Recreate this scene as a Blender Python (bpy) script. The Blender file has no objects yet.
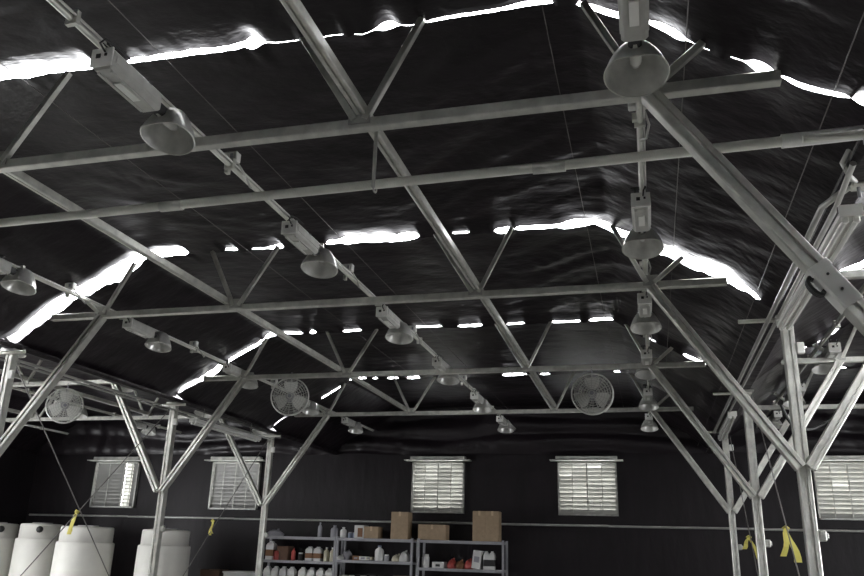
import bpy, math, random
from math import pi, sin, cos, atan2, sqrt
from mathutils import Vector, Matrix, noise
random.seed(11)
C = bpy.context.scene.collection
V = Vector
ORD = ['nearest', 'second', 'third', 'fourth', 'fifth', 'sixth', 'seventh']

# ------------------------------------------------------------------ building
EYE = 1.65                      # camera above the floor
FOC, YAW, PITCH, ROLL = 790.346, -.2696, .3226, .030
CX, HW = -3.1345, 4.4912        # middle bay: centre line and half width
Y1, STEP = 4.3032, 3.66         # first truss in view and truss spacing
ZC = 2.6506 + EYE               # bottom chord
ZG = 2.21 + EYE                 # gutter / column top
ZJ = .8461 + EYE                # knee brace foot on the column
JB, JA, JE = 1.43, 3.2544, 3.99  # joints along the bottom chord
XL, XR = CX - HW, CX + HW
XWL, XWR = CX - 3 * HW, CX + 3 * HW
def TY(n): return Y1 + (n - 1) * STEP
YB, YF = TY(5), TY(-3)          # back wall, front wall

cy, sy, cp, sp, cr, sr = cos(YAW), sin(YAW), cos(PITCH), sin(PITCH), cos(ROLL), sin(ROLL)
_fw = V((sy * cp, cy * cp, sp)); _rt = V((cy, -sy, 0)); _up = V((-sy * sp, -cy * sp, cp))
_R = _rt * cr + _up * sr; _U = _up * cr - _rt * sr
CAM = V((0, 0, EYE))
def at(x, y, Y):                # the point of the building at depth Y that the photo shows at (x, y)
    d = _fw * FOC + _R * (x - 432) - _U * (y - 288)
    return CAM + d * (Y / d.y)
def dep(P): return (P - CAM).dot(_fw)

PROF = [(-4.49, -.34), (-4.0, .05), (-3.3, .42), (-2.85, .70), (-2.5, .745), (0, .755), (2.5, .77), (2.85, .73),
        (3.3, .48), (3.58, .30), (4.0, .06), (4.49, -.34)]
def prof(x):
    x = max(-4.49, min(4.49, x))
    for (a, za), (b, zb) in zip(PROF, PROF[1:]):
        if x <= b: return za + (zb - za) * (x - a) / (b - a)
    return PROF[-1][1]

# ------------------------------------------------------------------ materials
def mat(name, col, rough=.6, metal=0., var=.0, scale=8., bump=0., bscale=30., spec=.5, stretch=None, trans=0., coat=0.):
    m = bpy.data.materials.new(name); m.use_nodes = True
    nt = m.node_tree; b = nt.nodes['Principled BSDF']
    b.inputs['Base Color'].default_value = (*col, 1); b.inputs['Roughness'].default_value = rough
    b.inputs['Metallic'].default_value = metal; b.inputs['Specular IOR Level'].default_value = spec
    tc = nt.nodes.new('ShaderNodeTexCoord'); mp = nt.nodes.new('ShaderNodeMapping')
    nt.links.new(tc.outputs['Object'], mp.inputs['Vector'])
    if stretch: mp.inputs['Scale'].default_value = stretch
    if var:
        n = nt.nodes.new('ShaderNodeTexNoise'); n.inputs['Scale'].default_value = scale; n.inputs['Detail'].default_value = 5
        r = nt.nodes.new('ShaderNodeValToRGB')
        r.color_ramp.elements[0].position = .3; r.color_ramp.elements[1].position = .7
        r.color_ramp.elements[0].color = (*[c * (1 - var) for c in col], 1)
        r.color_ramp.elements[1].color = (*[min(1, c * (1 + var)) for c in col], 1)
        nt.links.new(mp.outputs[0], n.inputs['Vector']); nt.links.new(n.outputs['Fac'], r.inputs['Fac'])
        nt.links.new(r.outputs['Color'], b.inputs['Base Color'])
    if bump:
        n = nt.nodes.new('ShaderNodeTexNoise'); n.inputs['Scale'].default_value = bscale; n.inputs['Detail'].default_value = 4
        bp = nt.nodes.new('ShaderNodeBump'); bp.inputs['Strength'].default_value = bump; bp.inputs['Distance'].default_value = .05
        nt.links.new(mp.outputs[0], n.inputs['Vector']); nt.links.new(n.outputs['Fac'], bp.inputs['Height'])
        nt.links.new(bp.outputs['Normal'], b.inputs['Normal'])
    if trans:
        out = nt.nodes['Material Output']; t = nt.nodes.new('ShaderNodeBsdfTranslucent'); ad = nt.nodes.new('ShaderNodeAddShader')
        t.inputs['Color'].default_value = (trans, trans, trans * .96, 1)
        nt.links.new(b.outputs[0], ad.inputs[0]); nt.links.new(t.outputs[0], ad.inputs[1]); nt.links.new(ad.outputs[0], out.inputs['Surface'])
        return m, t, nt, mp
    return m
M = {}
M['curtain'] = mat('black_curtain', (.0135, .0098, .0125), .36, var=.35, scale=1.2, bump=.5, bscale=2.8, spec=.45, stretch=(1, 1.6, 1))
M['wallfilm'] = mat('black_wall_film', (.0125, .0095, .0115), .5, var=.25, scale=1.0, bump=.3, bscale=1.6, spec=.3, stretch=(3., 1, .8))
M['floor'] = mat('concrete', (.27, .265, .25), .8, var=.15, scale=2.5)
M['galv'] = mat('galvanised_steel', (.66, .66, .61), .36, metal=.5, var=.18, scale=9)
M['galv2'] = mat('dull_galvanised_steel', (.46, .46, .43), .42, metal=.55, var=.2, scale=9)
M['pipe'] = mat('pale_steel_pipe', (.78, .78, .71), .36, metal=.2, var=.1, scale=6)
M['rail'] = mat('conduit_steel', (.5, .5, .47), .38, metal=.5, var=.1, scale=6)
M['white'] = mat('white_enamel', (.86, .86, .82), .45, var=.04)
M['alu'] = mat('spun_aluminium', (.72, .72, .69), .28, metal=.4, var=.12, scale=14)
M['ballast'] = mat('ballast_grey_enamel', (.50, .50, .47), .5, var=.12, scale=10)
M['bulb'] = mat('lamp_glass', (.8, .8, .76), .15)
M['dark'] = mat('dark_plastic', (.03, .03, .03), .5)
M['tank'] = mat('white_polyethylene', (.70, .69, .64), .45, var=.05, scale=3, spec=.3)
M['card'] = mat('cardboard', (.37, .275, .18), .8, var=.1, scale=12)
M['card2'] = mat('dark_cardboard', (.16, .095, .065), .8, var=.1, scale=12)
M['tape'] = mat('packing_tape', (.55, .42, .27), .35)
M['yellow'] = mat('yellow_ribbon', (.74, .66, .16), .6)
M['rack'] = mat('grey_rack_steel', (.36, .36, .38), .5, metal=.2, var=.08)
M['poly'] = mat('white_plastic', (.74, .74, .72), .4)
M['cream'] = mat('cream_plastic', (.66, .62, .48), .45)
M['red'] = mat('red_plastic', (.42, .07, .06), .45)
M['brownlab'] = mat('brown_paper_label', (.24, .12, .06), .7)
M['greyp'] = mat('grey_plastic', (.33, .33, .36), .5)
M['bluep'] = mat('blue_grey_plastic', (.25, .29, .38), .45)
M['wire'] = mat('steel_wire', (.22, .21, .20), .5, metal=.4)
M['fan'] = mat('pale_fan_enamel', (.68, .68, .64), .5)
def louver_mat(key, name, base, lo, hi):
    m, t, nt, mp = mat(name, base, .4, trans=.02)
    n = nt.nodes.new('ShaderNodeTexNoise'); n.inputs['Scale'].default_value = 1; n.inputs['Detail'].default_value = 3
    mp.inputs['Scale'].default_value = (2.8, 1, 7); nt.links.new(mp.outputs[0], n.inputs['Vector'])
    r = nt.nodes.new('ShaderNodeValToRGB'); r.color_ramp.elements[0].position = .36; r.color_ramp.elements[1].position = .70
    r.color_ramp.elements[0].color = (lo, lo, lo * .95, 1); r.color_ramp.elements[1].color = (hi, hi, hi * .93, 1)
    nt.links.new(n.outputs['Fac'], r.inputs['Fac']); nt.links.new(r.outputs['Color'], t.inputs['Color']); M[key] = m
louver_mat('louver', 'fibreglass_louver', (.42, .42, .39), .004, .075)
louver_mat('louver_shaded', 'shaded_fibreglass_louver', (.26, .26, .25), .002, .042)  # same slats, dimming from their angle put into a darker colour
louver_mat('louver_clear', 'clear_fibreglass_louver', (.5, .5, .48), .16, .30)
louver_mat('louver_deep_shade', 'deep_shade_fibreglass_louver', (.20, .20, .19), .0012, .013)  # darkest copy of the slats, the angle's shade put into the colour

# ------------------------------------------------------------------ mesh helpers
class MB:
    def __init__(s): s.v = []; s.f = []; s.sm = []
    def add(s, vs, fs, smooth=False):
        o = len(s.v); s.v += [tuple(v) for v in vs]; s.f += [tuple(i + o for i in f) for f in fs]; s.sm += [smooth] * len(fs); return s
    def box(s, c, d, m=None, bev=0.):
        x, y, z = (k / 2 for k in d); b = min(bev, x * .9, y * .9, z * .9); c = V(c)
        if b:                                        # chamfered box
            vs = []; idx = {}
            for sx in (-1, 1):
                for sy_ in (-1, 1):
                    for sz in (-1, 1):
                        for a in range(3):
                            p = [sx * (x - b), sy_ * (y - b), sz * (z - b)]; p[a] = (sx * x, sy_ * y, sz * z)[a]
                            idx[(sx, sy_, sz, a)] = len(vs); vs.append(V(p))
            fs = []
            for a in range(3):
                u, w = [(1, 2), (2, 0), (0, 1)][a]
                for sg in (-1, 1):
                    q = []
                    for su, sw in ((-1, -1), (1, -1), (1, 1), (-1, 1)):
                        k = [0, 0, 0]; k[a] = sg; k[u] = su; k[w] = sw; q.append(idx[(*k, a)])
                    fs.append(q if sg > 0 else q[::-1])
                for s1 in (-1, 1):                    # edges along axis a
                    for s2 in (-1, 1):
                        k0 = [0, 0, 0]; k1 = [0, 0, 0]; k0[a] = -1; k1[a] = 1
                        for k in (k0, k1): k[u] = s1; k[w] = s2
                        fs.append([idx[(*k0, u)], idx[(*k1, u)], idx[(*k1, w)], idx[(*k0, w)]])
            for sx in (-1, 1):
                for sy_ in (-1, 1):
                    for sz in (-1, 1): fs.append([idx[(sx, sy_, sz, a)] for a in range(3)])
        else:
            vs = [V((i, j, k)) for i in (-x, x) for j in (-y, y) for k in (-z, z)]
            fs = [(0, 1, 3, 2), (4, 6, 7, 5), (0, 4, 5, 1), (2, 3, 7, 6), (0, 2, 6, 4), (1, 5, 7, 3)]
        if m: vs = [m @ v for v in vs]
        return s.add([v + c for v in vs], fs)
    def prism(s, p0, p1, poly, up=(0, 0, 1)):
        p0, p1 = V(p0), V(p1); d = (p1 - p0).normalized(); u = V(up)
        if abs(d.dot(u)) > .98: u = V((0, 1, 0))
        sx = d.cross(u).normalized(); uy = sx.cross(d).normalized(); k = len(poly)
        vs = [p + sx * a + uy * b for p in (p0, p1) for a, b in poly]
        return s.add(vs, [tuple(range(k))[::-1], tuple(range(k, 2 * k))] + [(i, (i + 1) % k, k + (i + 1) % k, k + i) for i in range(k)])
    def bar(s, p0, p1, w, h=None, up=(0, 0, 1)):
        h = h or w; a, b = w / 2, h / 2; e = min(a, b) * .18
        return s.prism(p0, p1, [(-a + e, -b), (a - e, -b), (a, -b + e), (a, b - e), (a - e, b), (-a + e, b), (-a, b - e), (-a, -b + e)], up)
    def channel(s, p0, p1, w, up=(0, 0, 1), slot=.24, deep=.3):
        a = w / 2; g = w * slot / 2; q = a - w * deep; e = w * .07
        return s.prism(p0, p1, [(-a + e, -a), (-g, -a), (-g, -q), (g, -q), (g, -a), (a - e, -a), (a, -a + e), (a, a - e), (a - e, a), (-a + e, a), (-a, a - e), (-a, -a + e)], up)
    def tube(s, pts, r, seg=8, closed=False, cap=True):
        pts = [V(p) for p in pts]; n_ = len(pts); rings = []; ref = None
        for i, p in enumerate(pts):
            if closed: d = pts[(i + 1) % n_] - pts[i - 1]
            else: d = pts[min(i + 1, n_ - 1)] - pts[max(i - 1, 0)]
            d.normalize()
            if ref is None: ref = V((0, 0, 1)) if abs(d.z) < .9 else V((1, 0, 0))
            a = d.cross(ref).normalized(); b = a.cross(d).normalized(); ref = b
            rr = r[i] if isinstance(r, (list, tuple)) else r
            rings.append([p + a * (cos(2 * pi * k / seg) * rr) + b * (sin(2 * pi * k / seg) * rr) for k in range(seg)])
        fs = []; m_ = n_ if closed else n_ - 1
        for i in range(m_):
            j = (i + 1) % n_
            for k in range(seg): fs.append((i * seg + k, i * seg + (k + 1) % seg, j * seg + (k + 1) % seg, j * seg + k))
        s.add([v for r_ in rings for v in r_], fs, True)
        if cap and not closed:
            s.add(rings[0], [tuple(range(seg))[::-1]]); s.add(rings[-1], [tuple(range(seg))])
        return s
    def lathe(s, pr, seg=24, m=None, ctr=(0, 0, 0), smooth=True, cap=True):
        vs = []; fs = []; c = V(ctr); k = len(pr)
        for r, z in pr:
            for i in range(seg):
                v = V((r * cos(2 * pi * i / seg), r * sin(2 * pi * i / seg), z)); vs.append((m @ v if m else v) + c)
        for j in range(k - 1):
            for i in range(seg): fs.append((j * seg + i, j * seg + (i + 1) % seg, (j + 1) * seg + (i + 1) % seg, (j + 1) * seg + i))
        s.add(vs, fs, smooth)
        if cap:
            s.add(vs[:seg], [tuple(range(seg))[::-1]]); s.add(vs[-seg:], [tuple(range(seg))])
        return s
    def build(s, name, m, parent=None, loc=None, sharp=True):
        me = bpy.data.meshes.new(name); me.from_pydata(s.v, [], s.f); me.update()
        me.polygons.foreach_set('use_smooth', s.sm); me.materials.append(M[m])
        o = bpy.data.objects.new(name, me); C.objects.link(o)
        if parent: o.parent = parent
        if loc is not None: o.location = loc
        return o
def tag(o, label, cat, group=None):
    o['label'] = label; o['category'] = cat
    if group: o['group'] = group
    return o
def thing(name, loc, label, cat, group=None, rz=0.):
    o = bpy.data.objects.new(name, None); C.objects.link(o); o.location = loc; o.rotation_euler.z = rz; o.empty_display_size = .2
    return tag(o, label, cat, group)
def dup(root, loc, label):
    r = root.copy(); C.objects.link(r); r.location = loc; r['label'] = label
    for ch in list(root.children):
        c = ch.copy(); C.objects.link(c); c.parent = r
        for g in ch.children:
            d = g.copy(); C.objects.link(d); d.parent = c
    return r
def struct(o): o['kind'] = 'structure'; return o
FACE_Y = Matrix.Rotation(pi / 2, 4, 'X')

# ------------------------------------------------------------------ setting: floor, walls
struct(MB().box(((XWL + XWR) / 2, (YB + YF) / 2, -.05), (XWR - XWL + .4, YB - YF + .4, .1)).build('floor', 'floor'))
WIN = [(-14.58, -13.23), (-11.02, -9.66), (-5.58, -4.28), (-2.06, -.72), (3.41, 4.75)]
WZ0, WZ1 = EYE + .89, EYE + 2.08
def grid_wall(name, a0, a1, z0, z1, holes, put, thick, m):
    xs = sorted({a0, a1, *[h[0] for h in holes], *[h[1] for h in holes]}); zs = sorted({z0, z1, *[h[2] for h in holes], *[h[3] for h in holes]})
    b = MB()
    for xa, xb in zip(xs, xs[1:]):
        for za, zb in zip(zs, zs[1:]):
            mx, mz = (xa + xb) / 2, (za + zb) / 2
            if any(h[0] < mx < h[1] and h[2] < mz < h[3] for h in holes): continue
            c, d = put((mx, mz), (xb - xa, zb - za)); b.box(c, d)
    return struct(b.build(name, m))
holes = [(a, b, WZ0, WZ1) for a, b in WIN]
HT = ZC + .9
for sx, sz, w in ((.99, 2.505, .05),):
    holes.append((sx - w, sx + w * .3, EYE + sz - .045, EYE + sz + .05))
grid_wall('wall_back', XWL - .1, XWR + .1, 0, HT, holes, lambda c, d: ((c[0], YB + .08, c[1]), (d[0], .12, d[1])), .12, 'wallfilm')
FILL_L = (9.5, 13.5, 0., 2.5)      # unseen opening added in the left wall to let in fill light
FILL_R = (8.0, 12.5, 0., 2.2)     # unseen opening added in the right wall for fill light
grid_wall('wall_left', YF - .1, YB + .1, 0, HT, [FILL_L], lambda c, d: ((XWL - .06, c[0], c[1]), (.12, d[0], d[1])), .12, 'wallfilm')
grid_wall('wall_right', YF - .1, YB + .1, 0, HT, [FILL_R], lambda c, d: ((XWR + .06, c[0], c[1]), (.12, d[0], d[1])), .12, 'wallfilm')
grid_wall('wall_front', XWL - .1, XWR + .1, 0, HT, [], lambda c, d: ((c[0], YF - .06, c[1]), (d[0], .12, d[1])), .12, 'wallfilm')
# folded hem of film along the top of the back wall, hanging in front of it
def hem(name, x0, x1):
    nx, nz = int((x1 - x0) / .08), 26; vs = []; fs = []
    for j in range(nz + 1):
        for i in range(nx + 1):
            x = x0 + (x1 - x0) * i / nx; t_ = j / nz; z = EYE + 2.27 + t_ * (HT - EYE - 2.27)
            w = noise.noise(V((x * .8, t_ * 3.1, 3.7)))
            y = YB - .07 - .09 * abs(sin(t_ * 9 + 2.2 * noise.noise(V((x * .35, 5, t_))))) * (1 - t_) ** .5 - .05 * w - .03 * noise.noise(V((x * 4, t_ * 1.5, 1)))
            vs.append((x, min(y, YB + .0), z + .03 * noise.noise(V((x * .9, 0, 9)))))
    for j in range(nz):
        for i in range(nx): a = j * (nx + 1) + i; fs.append((a, a + 1, a + nx + 2, a + nx + 1))
    return struct(MB().add(vs, fs, True).build(name, 'curtain'))
hem('trim_2', XWL, XWR)
# grey girt along the back wall
g = MB()
for xa in range(8):
    x0 = -16.45 + xa * 3.1; x1 = min(x0 + 3.1, XWR)
    g.tube([(x0, YB - .06, EYE + .665), (x1, YB - .06, EYE + .672)], .026, 8)
struct(g.build('trim_1', 'rail'))

# ------------------------------------------------------------------ blackout curtain ceiling, open along the trusses
# light gaps as the photo shows them: (x0, y0, x1, y1, height in px) along each truss
LEAK = {
 1: [(-60, 80, 38, 72, 13), (38, 70, 97, 64, 12), (128, 61, 244, 46, 8), (249, 41, 262, 40, 15), (266, 44, 300, 40, 2.2), (312, 39, 345, 33, 2.2), (352, 35, 378, 34, 1.9),
     (380, 22, 394, 22, 12), (395, 28, 430, 22, 2.5), (430, 20, 510, 8, 5), (510, 7, 552, 0, 7), (578, 4, 642, 21, 9), (648, 22, 669, 29, 10), (671, 32, 682, 34, 13),
     (690, 44, 712, 51, 1.7), (730, 57, 752, 63, 2.2), (754, 65, 774, 68, 17), (784, 82, 846, 97, 7), (856, 95, 880, 105, 16)],
 2: [(2, 342, 40, 318, 18), (40, 316, 70, 297, 19), (70, 296, 105, 280, 17), (105, 279, 142, 259, 20), (143, 254, 188, 251, 10), (225, 249, 238, 249, 4.5), (252, 249, 271, 248, 3),
     (271, 247, 283, 246, 6), (327, 243, 345, 240, 6), (345, 240, 417, 236, 10), (452, 233, 469, 232, 3.5), (496, 231, 511, 229, 8), (517, 228, 560, 226, 5.5), (560, 226, 603, 220, 9),
     (606, 229, 640, 238, 9), (648, 244, 674, 254, 13), (674, 255, 712, 269, 15), (712, 269, 742, 283, 17), (738, 284, 760, 299, 7)],
 3: [(180, 389, 206, 377, 7), (206, 377, 221, 367, 9), (228, 361, 245, 351, 5), (245, 351, 262, 342, 5), (266, 336, 276, 334, 6), (280, 333, 303, 333, 3.5), (310, 332, 316, 332, 5), (343, 331, 362, 330, 3.5),
     (412, 327, 442, 326, 3), (459, 326, 482, 325, 4), (507, 324, 524, 323, 3.5), (552, 322, 580, 321, 3.5), (590, 320, 613, 318, 4), (625, 330, 634, 334, 3), (646, 338, 656, 343, 3.5), (684, 355, 705, 364, 5)],
 4: [(274, 422, 290, 415, 3), (322, 398, 340, 387, 3), (350, 379, 352, 379, 3), (356, 379, 361, 378, 4), (362, 378, 366, 378, 3), (373, 378, 378, 378, 3), (388, 378, 398, 378, 3), (407, 378, 420, 377, 4),
     (503, 375, 522, 374, 4), (524, 374, 527, 374, 3), (540, 374, 550, 374, 3), (614, 371, 620, 372, 3), (698, 405, 704, 408, 2)],
}
LEAKL = {3: [(20, 371, 30, 370, 4), (94, 379, 106, 381, 5), (134, 384, 150, 387, 3), (150, 390, 162, 395, 3)], 4: [(196, 410, 200, 412, 3), (232, 420, 236, 422, 3)], 2: []}
LEAKR = {2: [(838, 274, 870, 262, 8)], 3: [(818, 343, 826, 338, 3), (830, 334, 838, 329, 4.5), (798, 352, 806, 346, 3)], 4: [(756, 381, 764, 376, 3.5), (818, 367, 834, 367, 4), (838, 367, 846, 368, 3)]}
# wide unseen gaps added along the side bay trusses for more skylight
WIDE = {('L', 1): [(-3.2, 3.0, .30)], ('L', 2): [(-3.2, 3.4, .34)], ('R', 2): [(-2.2, 3.4, .34)], ('R', 3): [(-1.5, 3.4, .30)], ('R', 4): [(.5, 3.4, .22)]}
def gap_fn(n, table, bx):
    iv = []
    for x0, x1, t_ in WIDE.get(('L' if bx < CX - 1 else 'R' if bx > CX + 1 else 'M', n), []):
        k = 12
        for q in range(k):
            u0 = x0 + (x1 - x0) * q / k; u1 = x0 + (x1 - x0) * (q + 1) / k
            iv.append((u0, u1, t_ * (1 if 0 < q < k - 1 else .5), prof(u0), prof(u1)))
    for x0, y0, x1, y1, h in table.get(n, []):
        a = at(x0, y0, TY(n)); b = at(x1, y1, TY(n)); t_ = max(.35, h - 1.5) * dep((a + b) / 2) / FOC
        iv.append((a.x - bx, b.x - bx, t_, a.z - ZC, b.z - ZC))
    return iv
NG = 450                        # samples across one bay
def edges(iv, seed):
    """height of the upper and lower curtain edge relative to the curtain line, sampled across a bay"""
    mid = [None] * (NG + 1); th = [0.] * (NG + 1)
    for k in range(NG + 1):
        x = -HW + 2 * HW * k / NG
        for a, b, t_, za, zb in iv:
            if a - .008 <= x <= b + .008:
                u = max(0, min(1, (x - a) / (b - a)))
                zc = max(-.11, min(.11, za + (zb - za) * u - prof(x)))
                if t_ > th[k]: mid[k] = zc; th[k] = t_
    known = [k for k in range(NG + 1) if mid[k] is not None]; fill = {}
    for k in range(NG + 1):
        if mid[k] is None:
            l = max([q for q in known if q < k], default=None); r_ = min([q for q in known if q > k], default=None)
            ml = mid[l] if l is not None else 0.; mr = mid[r_] if r_ is not None else 0.
            dl = (k - l) if l is not None else 40; dr = (r_ - k) if r_ is not None else 40
            fd = math.exp(-min(dl, dr) / 14)
            fill[k] = ((ml * dr + mr * dl) / (dl + dr)) * fd
    for k in fill: mid[k] = fill[k]
    m2 = [sum(mid[max(0, min(NG, k + q))] for q in range(-5, 6)) / 11 for k in range(NG + 1)]
    t2 = [sum(th[max(0, min(NG, k + q))] for q in range(-1, 2)) / 3 for k in range(NG + 1)]
    hi, lo = [], []
    for k in range(NG + 1):
        x = -HW + 2 * HW * k / NG
        n1 = noise.noise(V((x * 5, seed, 0))) + .6 * noise.noise(V((x * 15, seed, 4))); n2 = noise.noise(V((x * 5, seed, 8))) + .6 * noise.noise(V((x * 15, seed, 2)))
        if th[k] > 0 or t2[k] > .02: hi.append(m2[k] + t2[k] / 2 * (1 + .55 * n1)); lo.append(m2[k] - t2[k] / 2 * (1 + .45 * n2))
        else: hi.append(m2[k] - .035 + .008 * n1); lo.append(m2[k] - .002 + .006 * n2)
    return hi, lo
def sample(arr, x):
    f = max(0, min(NG - 1e-6, (x + HW) / (2 * HW) * NG)); k = int(f); return arr[k] * (1 - f + k) + arr[k + 1] * (f - k)
def curtain(bx, n, gaps_near, gaps_far, rows=26, step=.03, fill_strips=(), bi_=0):
    ya, yb = TY(n), TY(n + 1); nx = int(2 * HW / step); vs = []; fs = []
    for j in range(rows + 1):
        v = j / rows; v = .5 - .5 * cos(pi * v)
        for i in range(nx + 1):
            x = -HW + 2 * HW * i / nx; y = ya + (yb - ya) * v
            z = prof(x)
            sag = 4 * v * (1 - v)
            flat = 1 if abs(x) < 2.9 else .6
            wr = .035 * noise.noise(V((x * .55 + bx, y * 1.1, 1.3))) + .012 * noise.noise(V((x * 1.2 + bx, y * 5.5 + x * 1.5, 7.1))) + .006 * noise.noise(V((x * 3, y * 11 + x * 4, 2)))
            if x > .4 and n < 3:
                pk = min(1, (x - .4) / 1.4) * (.5 + .5 * min(1, max(0, .6 + noise.noise(V((x * .5, y * .5, 21))) * 1.6)))
                wr += pk * (.05 * noise.noise(V((x * .8, y * 3.6 + x * 3.0, 4))) + .05 * (.3 - abs(noise.noise(V((x * .9 + .5 * noise.noise(V((x, y, 3))), y * 5.0 + x * 4.2, 14))))))
            if bi_ == 0 and n == 1:                     # puckered patch along a wire at the left
                pk = math.exp(-((x + 1.55) / .55) ** 2) * min(1, max(0, (y - 5.2) / .8))
                wr += pk * .05 * (.3 - abs(noise.noise(V((x * 1.2, y * 4.5 - x * 2.5, 31)))))
            z += flat * sag * wr * 1.3 + .03 * sag
            if n == 0: z += -.05 * math.exp(-((y - 3.62 - .05 * sin(x * 1.7)) / .035) ** 2)
            if n == 0: z += -.03 * math.exp(-((y - 3.42 - .07 * sin(x * 1.1 + 2)) / .05) ** 2)
            dn = (y - ya); df = (yb - y)
            if dn < .4 : z += sample(gaps_near[1], x) * (1 - dn / .4) ** 1.5
            if df < .3: z += sample(gaps_far[0], x) * (1 - df / .3) ** 1.5
            vs.append((bx + x, y, ZC + z))
    for j in range(rows):
        for i in range(nx):
            a = j * (nx + 1) + i; mx = -HW + step * (i + .5); my = vs[a][1]
            if any(x0 < mx < x1 and y0 < my < y1 for x0, x1, y0, y1 in fill_strips): continue      # opening added for fill light
            fs.append((a, a + nx + 1, a + nx + 2, a + 1))
    return struct(MB().add(vs, fs, True).build('ceiling', 'curtain'))
FILL_STRIPS = {(1, 1): [(-3.6, 4.0, 4.5, 6.9)], (2, 1): [(-2.9, 3.7, 4.5, 6.2)]}      # unseen ceiling openings added in the side bays to light the trusses
for bi, (bx, tab) in enumerate(((CX, LEAK), (CX - 2 * HW, LEAKL), (CX + 2 * HW, LEAKR))):
    G = {n: edges(gap_fn(n, tab, bx), n + bi * 7.3) for n in range(-3, 6)}
    for n in range(-3, 5):
        far = n < 0
        curtain(bx, n, G[n], G[n + 1], rows=6 if far else ((64 if n < 2 else 40) if bi == 0 else 14), step=.3 if far else (.03 if bi == 0 else .04), fill_strips=FILL_STRIPS.get((bi, n), ()), bi_=bi)

for i, x in enumerate((XL, XR)):                # black wrapped gutters over the column lines
    struct(MB().prism((x, YF, ZC - .36), (x, YB, ZC - .36), [(-.09, .0), (-.05, -.03), (.05, -.03), (.09, .0), (.09, .03), (-.09, .03)]).build('trim_%d' % (i + 3), 'curtain'))
# ------------------------------------------------------------------ roof trusses
def truss(bx, n, label):
    r = thing('roof_truss', (bx, TY(n), ZC), label, 'roof truss', 'roof trusses')
    MB().bar((-JE, 0, 0), (JE, 0, 0), .075).build('bottom_chord', 'galv', r)
    MB().tube([(x, -.10, z + .16) for x, z in PROF], .03, 8).build('upper_chord', 'galv2', r)
    for s in (-1, 1):
        for j, dx in ((JB, -.47), (JB, .40), (JA, -.36), (JA, .33)):
            x0 = s * j; x1 = s * (j + dx); k = .035 if dx > 0 else -.035
            MB().bar((x0 + s * k, -.035, .02), (x1, -.03, prof(x1) - .02), .045, .045, (0, 1, 0)).build('web', 'galv', r)
        for j in (JB, JA): MB().box((s * j, -.045, .045), (.15, .012, .11)).build('gusset_plate', 'galv2', r)
        if (bx < CX - 1 and s < 0) or (bx > CX + 1 and s > 0): continue      # wall side of the side bays
        b = MB().channel((s * JA, -.015, -.02), (s * (HW - .04), -.105, ZJ - ZC - .03), .10, (0, 1, 0)); b.build('knee_brace', 'galv', r)
    return r
for n in range(1, 5):
    truss(CX, n, ['steel roof truss crossing the top of the frame, largest and nearest one', 'second steel roof truss across the main bay, with broad bright gaps along its curtain edge',
                  'third roof truss across the main bay, the one carrying two round fans', 'farthest roof truss across the main bay, just before the back wall'][n - 1])
for n in (2, 3, 4):
    truss(CX - 2 * HW, n, ['roof truss of the left bay nearest the camera', 'roof truss of the left bay carrying a round fan', 'roof truss of the left bay closest to the white tanks'][n - 2])
    truss(CX + 2 * HW, n, ['roof truss at the right edge with a bright gap above its chord', 'middle one of the right bay roof trusses, behind the twin tube light', 'farthest roof truss of the right bay, near the rightmost louver'][n - 2])

# ------------------------------------------------------------------ columns
def column(x, n, label, side):
    r = thing('steel_column', (x, TY(n), 0), label, 'column', 'steel columns')
    MB().channel((0, 0, 0), (0, 0, ZG + .02), .107, (0, 1, 0), .3, .12).build('post', 'galv', r)
    MB().box((0, 0, .012), (.24, .24, .024)).build('base_plate', 'galv2', r)
    MB().box((0, 0, ZG + .03), (.2, .2, .03)).build('cap_plate', 'galv2', r)
    sg = -1 if side > 0 else 1
    MB().tube([(-.44 if side > 0 else -.2, -.065, ZG + .0), (.07 if side > 0 else .24, -.065, ZG + .0)], .022, 8).build('cross_arm', 'pipe', r)
    b = MB().box((.09, -.02, EYE + .235), (.065, .06, .095), None, .012)
    b.box((.128, -.02, EYE + .235), (.02, .035, .05), None, .005); o = b.build('outlet_box', 'galv2', r)
    o['label'] = 'grey outlet box'
    MB().box((.09, -.05, ZG - .28), (.07, .05, .11), None, .008).build('junction_box', 'white', r)['label'] = 'white junction box'
    return r
for x, side, nm in ((XL, -1, 'left'), (XR, 1, 'right')):
    for n in (1, 2, 3, 4):
        if n == 1: continue
        column(x, n, {('left', 2): 'steel column cut by the left edge under the widest bright gap', ('left', 3): 'steel column standing before the single separate white tank',
                      ('left', 4): 'steel column at the left end of the storage shelves', ('right', 2): 'thick steel column nearest at right, holding one end of a twin tube light',
                      ('right', 3): 'middle of the three right-hand steel columns', ('right', 4): 'thinnest, farthest of the three right-hand steel columns'}[(nm, n)], side)
column(XR, 1, 'steel column carrying the nearest knee brace, beyond the right edge', 1)

# ------------------------------------------------------------------ lengthwise purlins
def purlin(x, label, z=.085, w=.07, grp='lengthwise purlins'):
    o = MB().channel((x, -2.5, ZC + z), (x, TY(4) + .12, ZC + z), w, (0, 0, 1), .22, .25).build('purlin', 'galv')
    return tag(o, label, 'purlin', grp)
purlin(-1.69, 'long channel purlin running from the top centre over the truss joints')
purlin(-4.70, 'long channel purlin entering at the left edge above the lamp row')
purlin(-1.69 - 2 * HW, 'right-hand purlin of the left bay')
purlin(-4.70 - 2 * HW, 'left-hand purlin of the left bay')
purlin(-1.69 + 2 * HW, 'purlin of the right bay beyond the columns')
purlin(-4.70 + 2 * HW, 'inner purlin of the right bay next to the columns')

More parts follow.
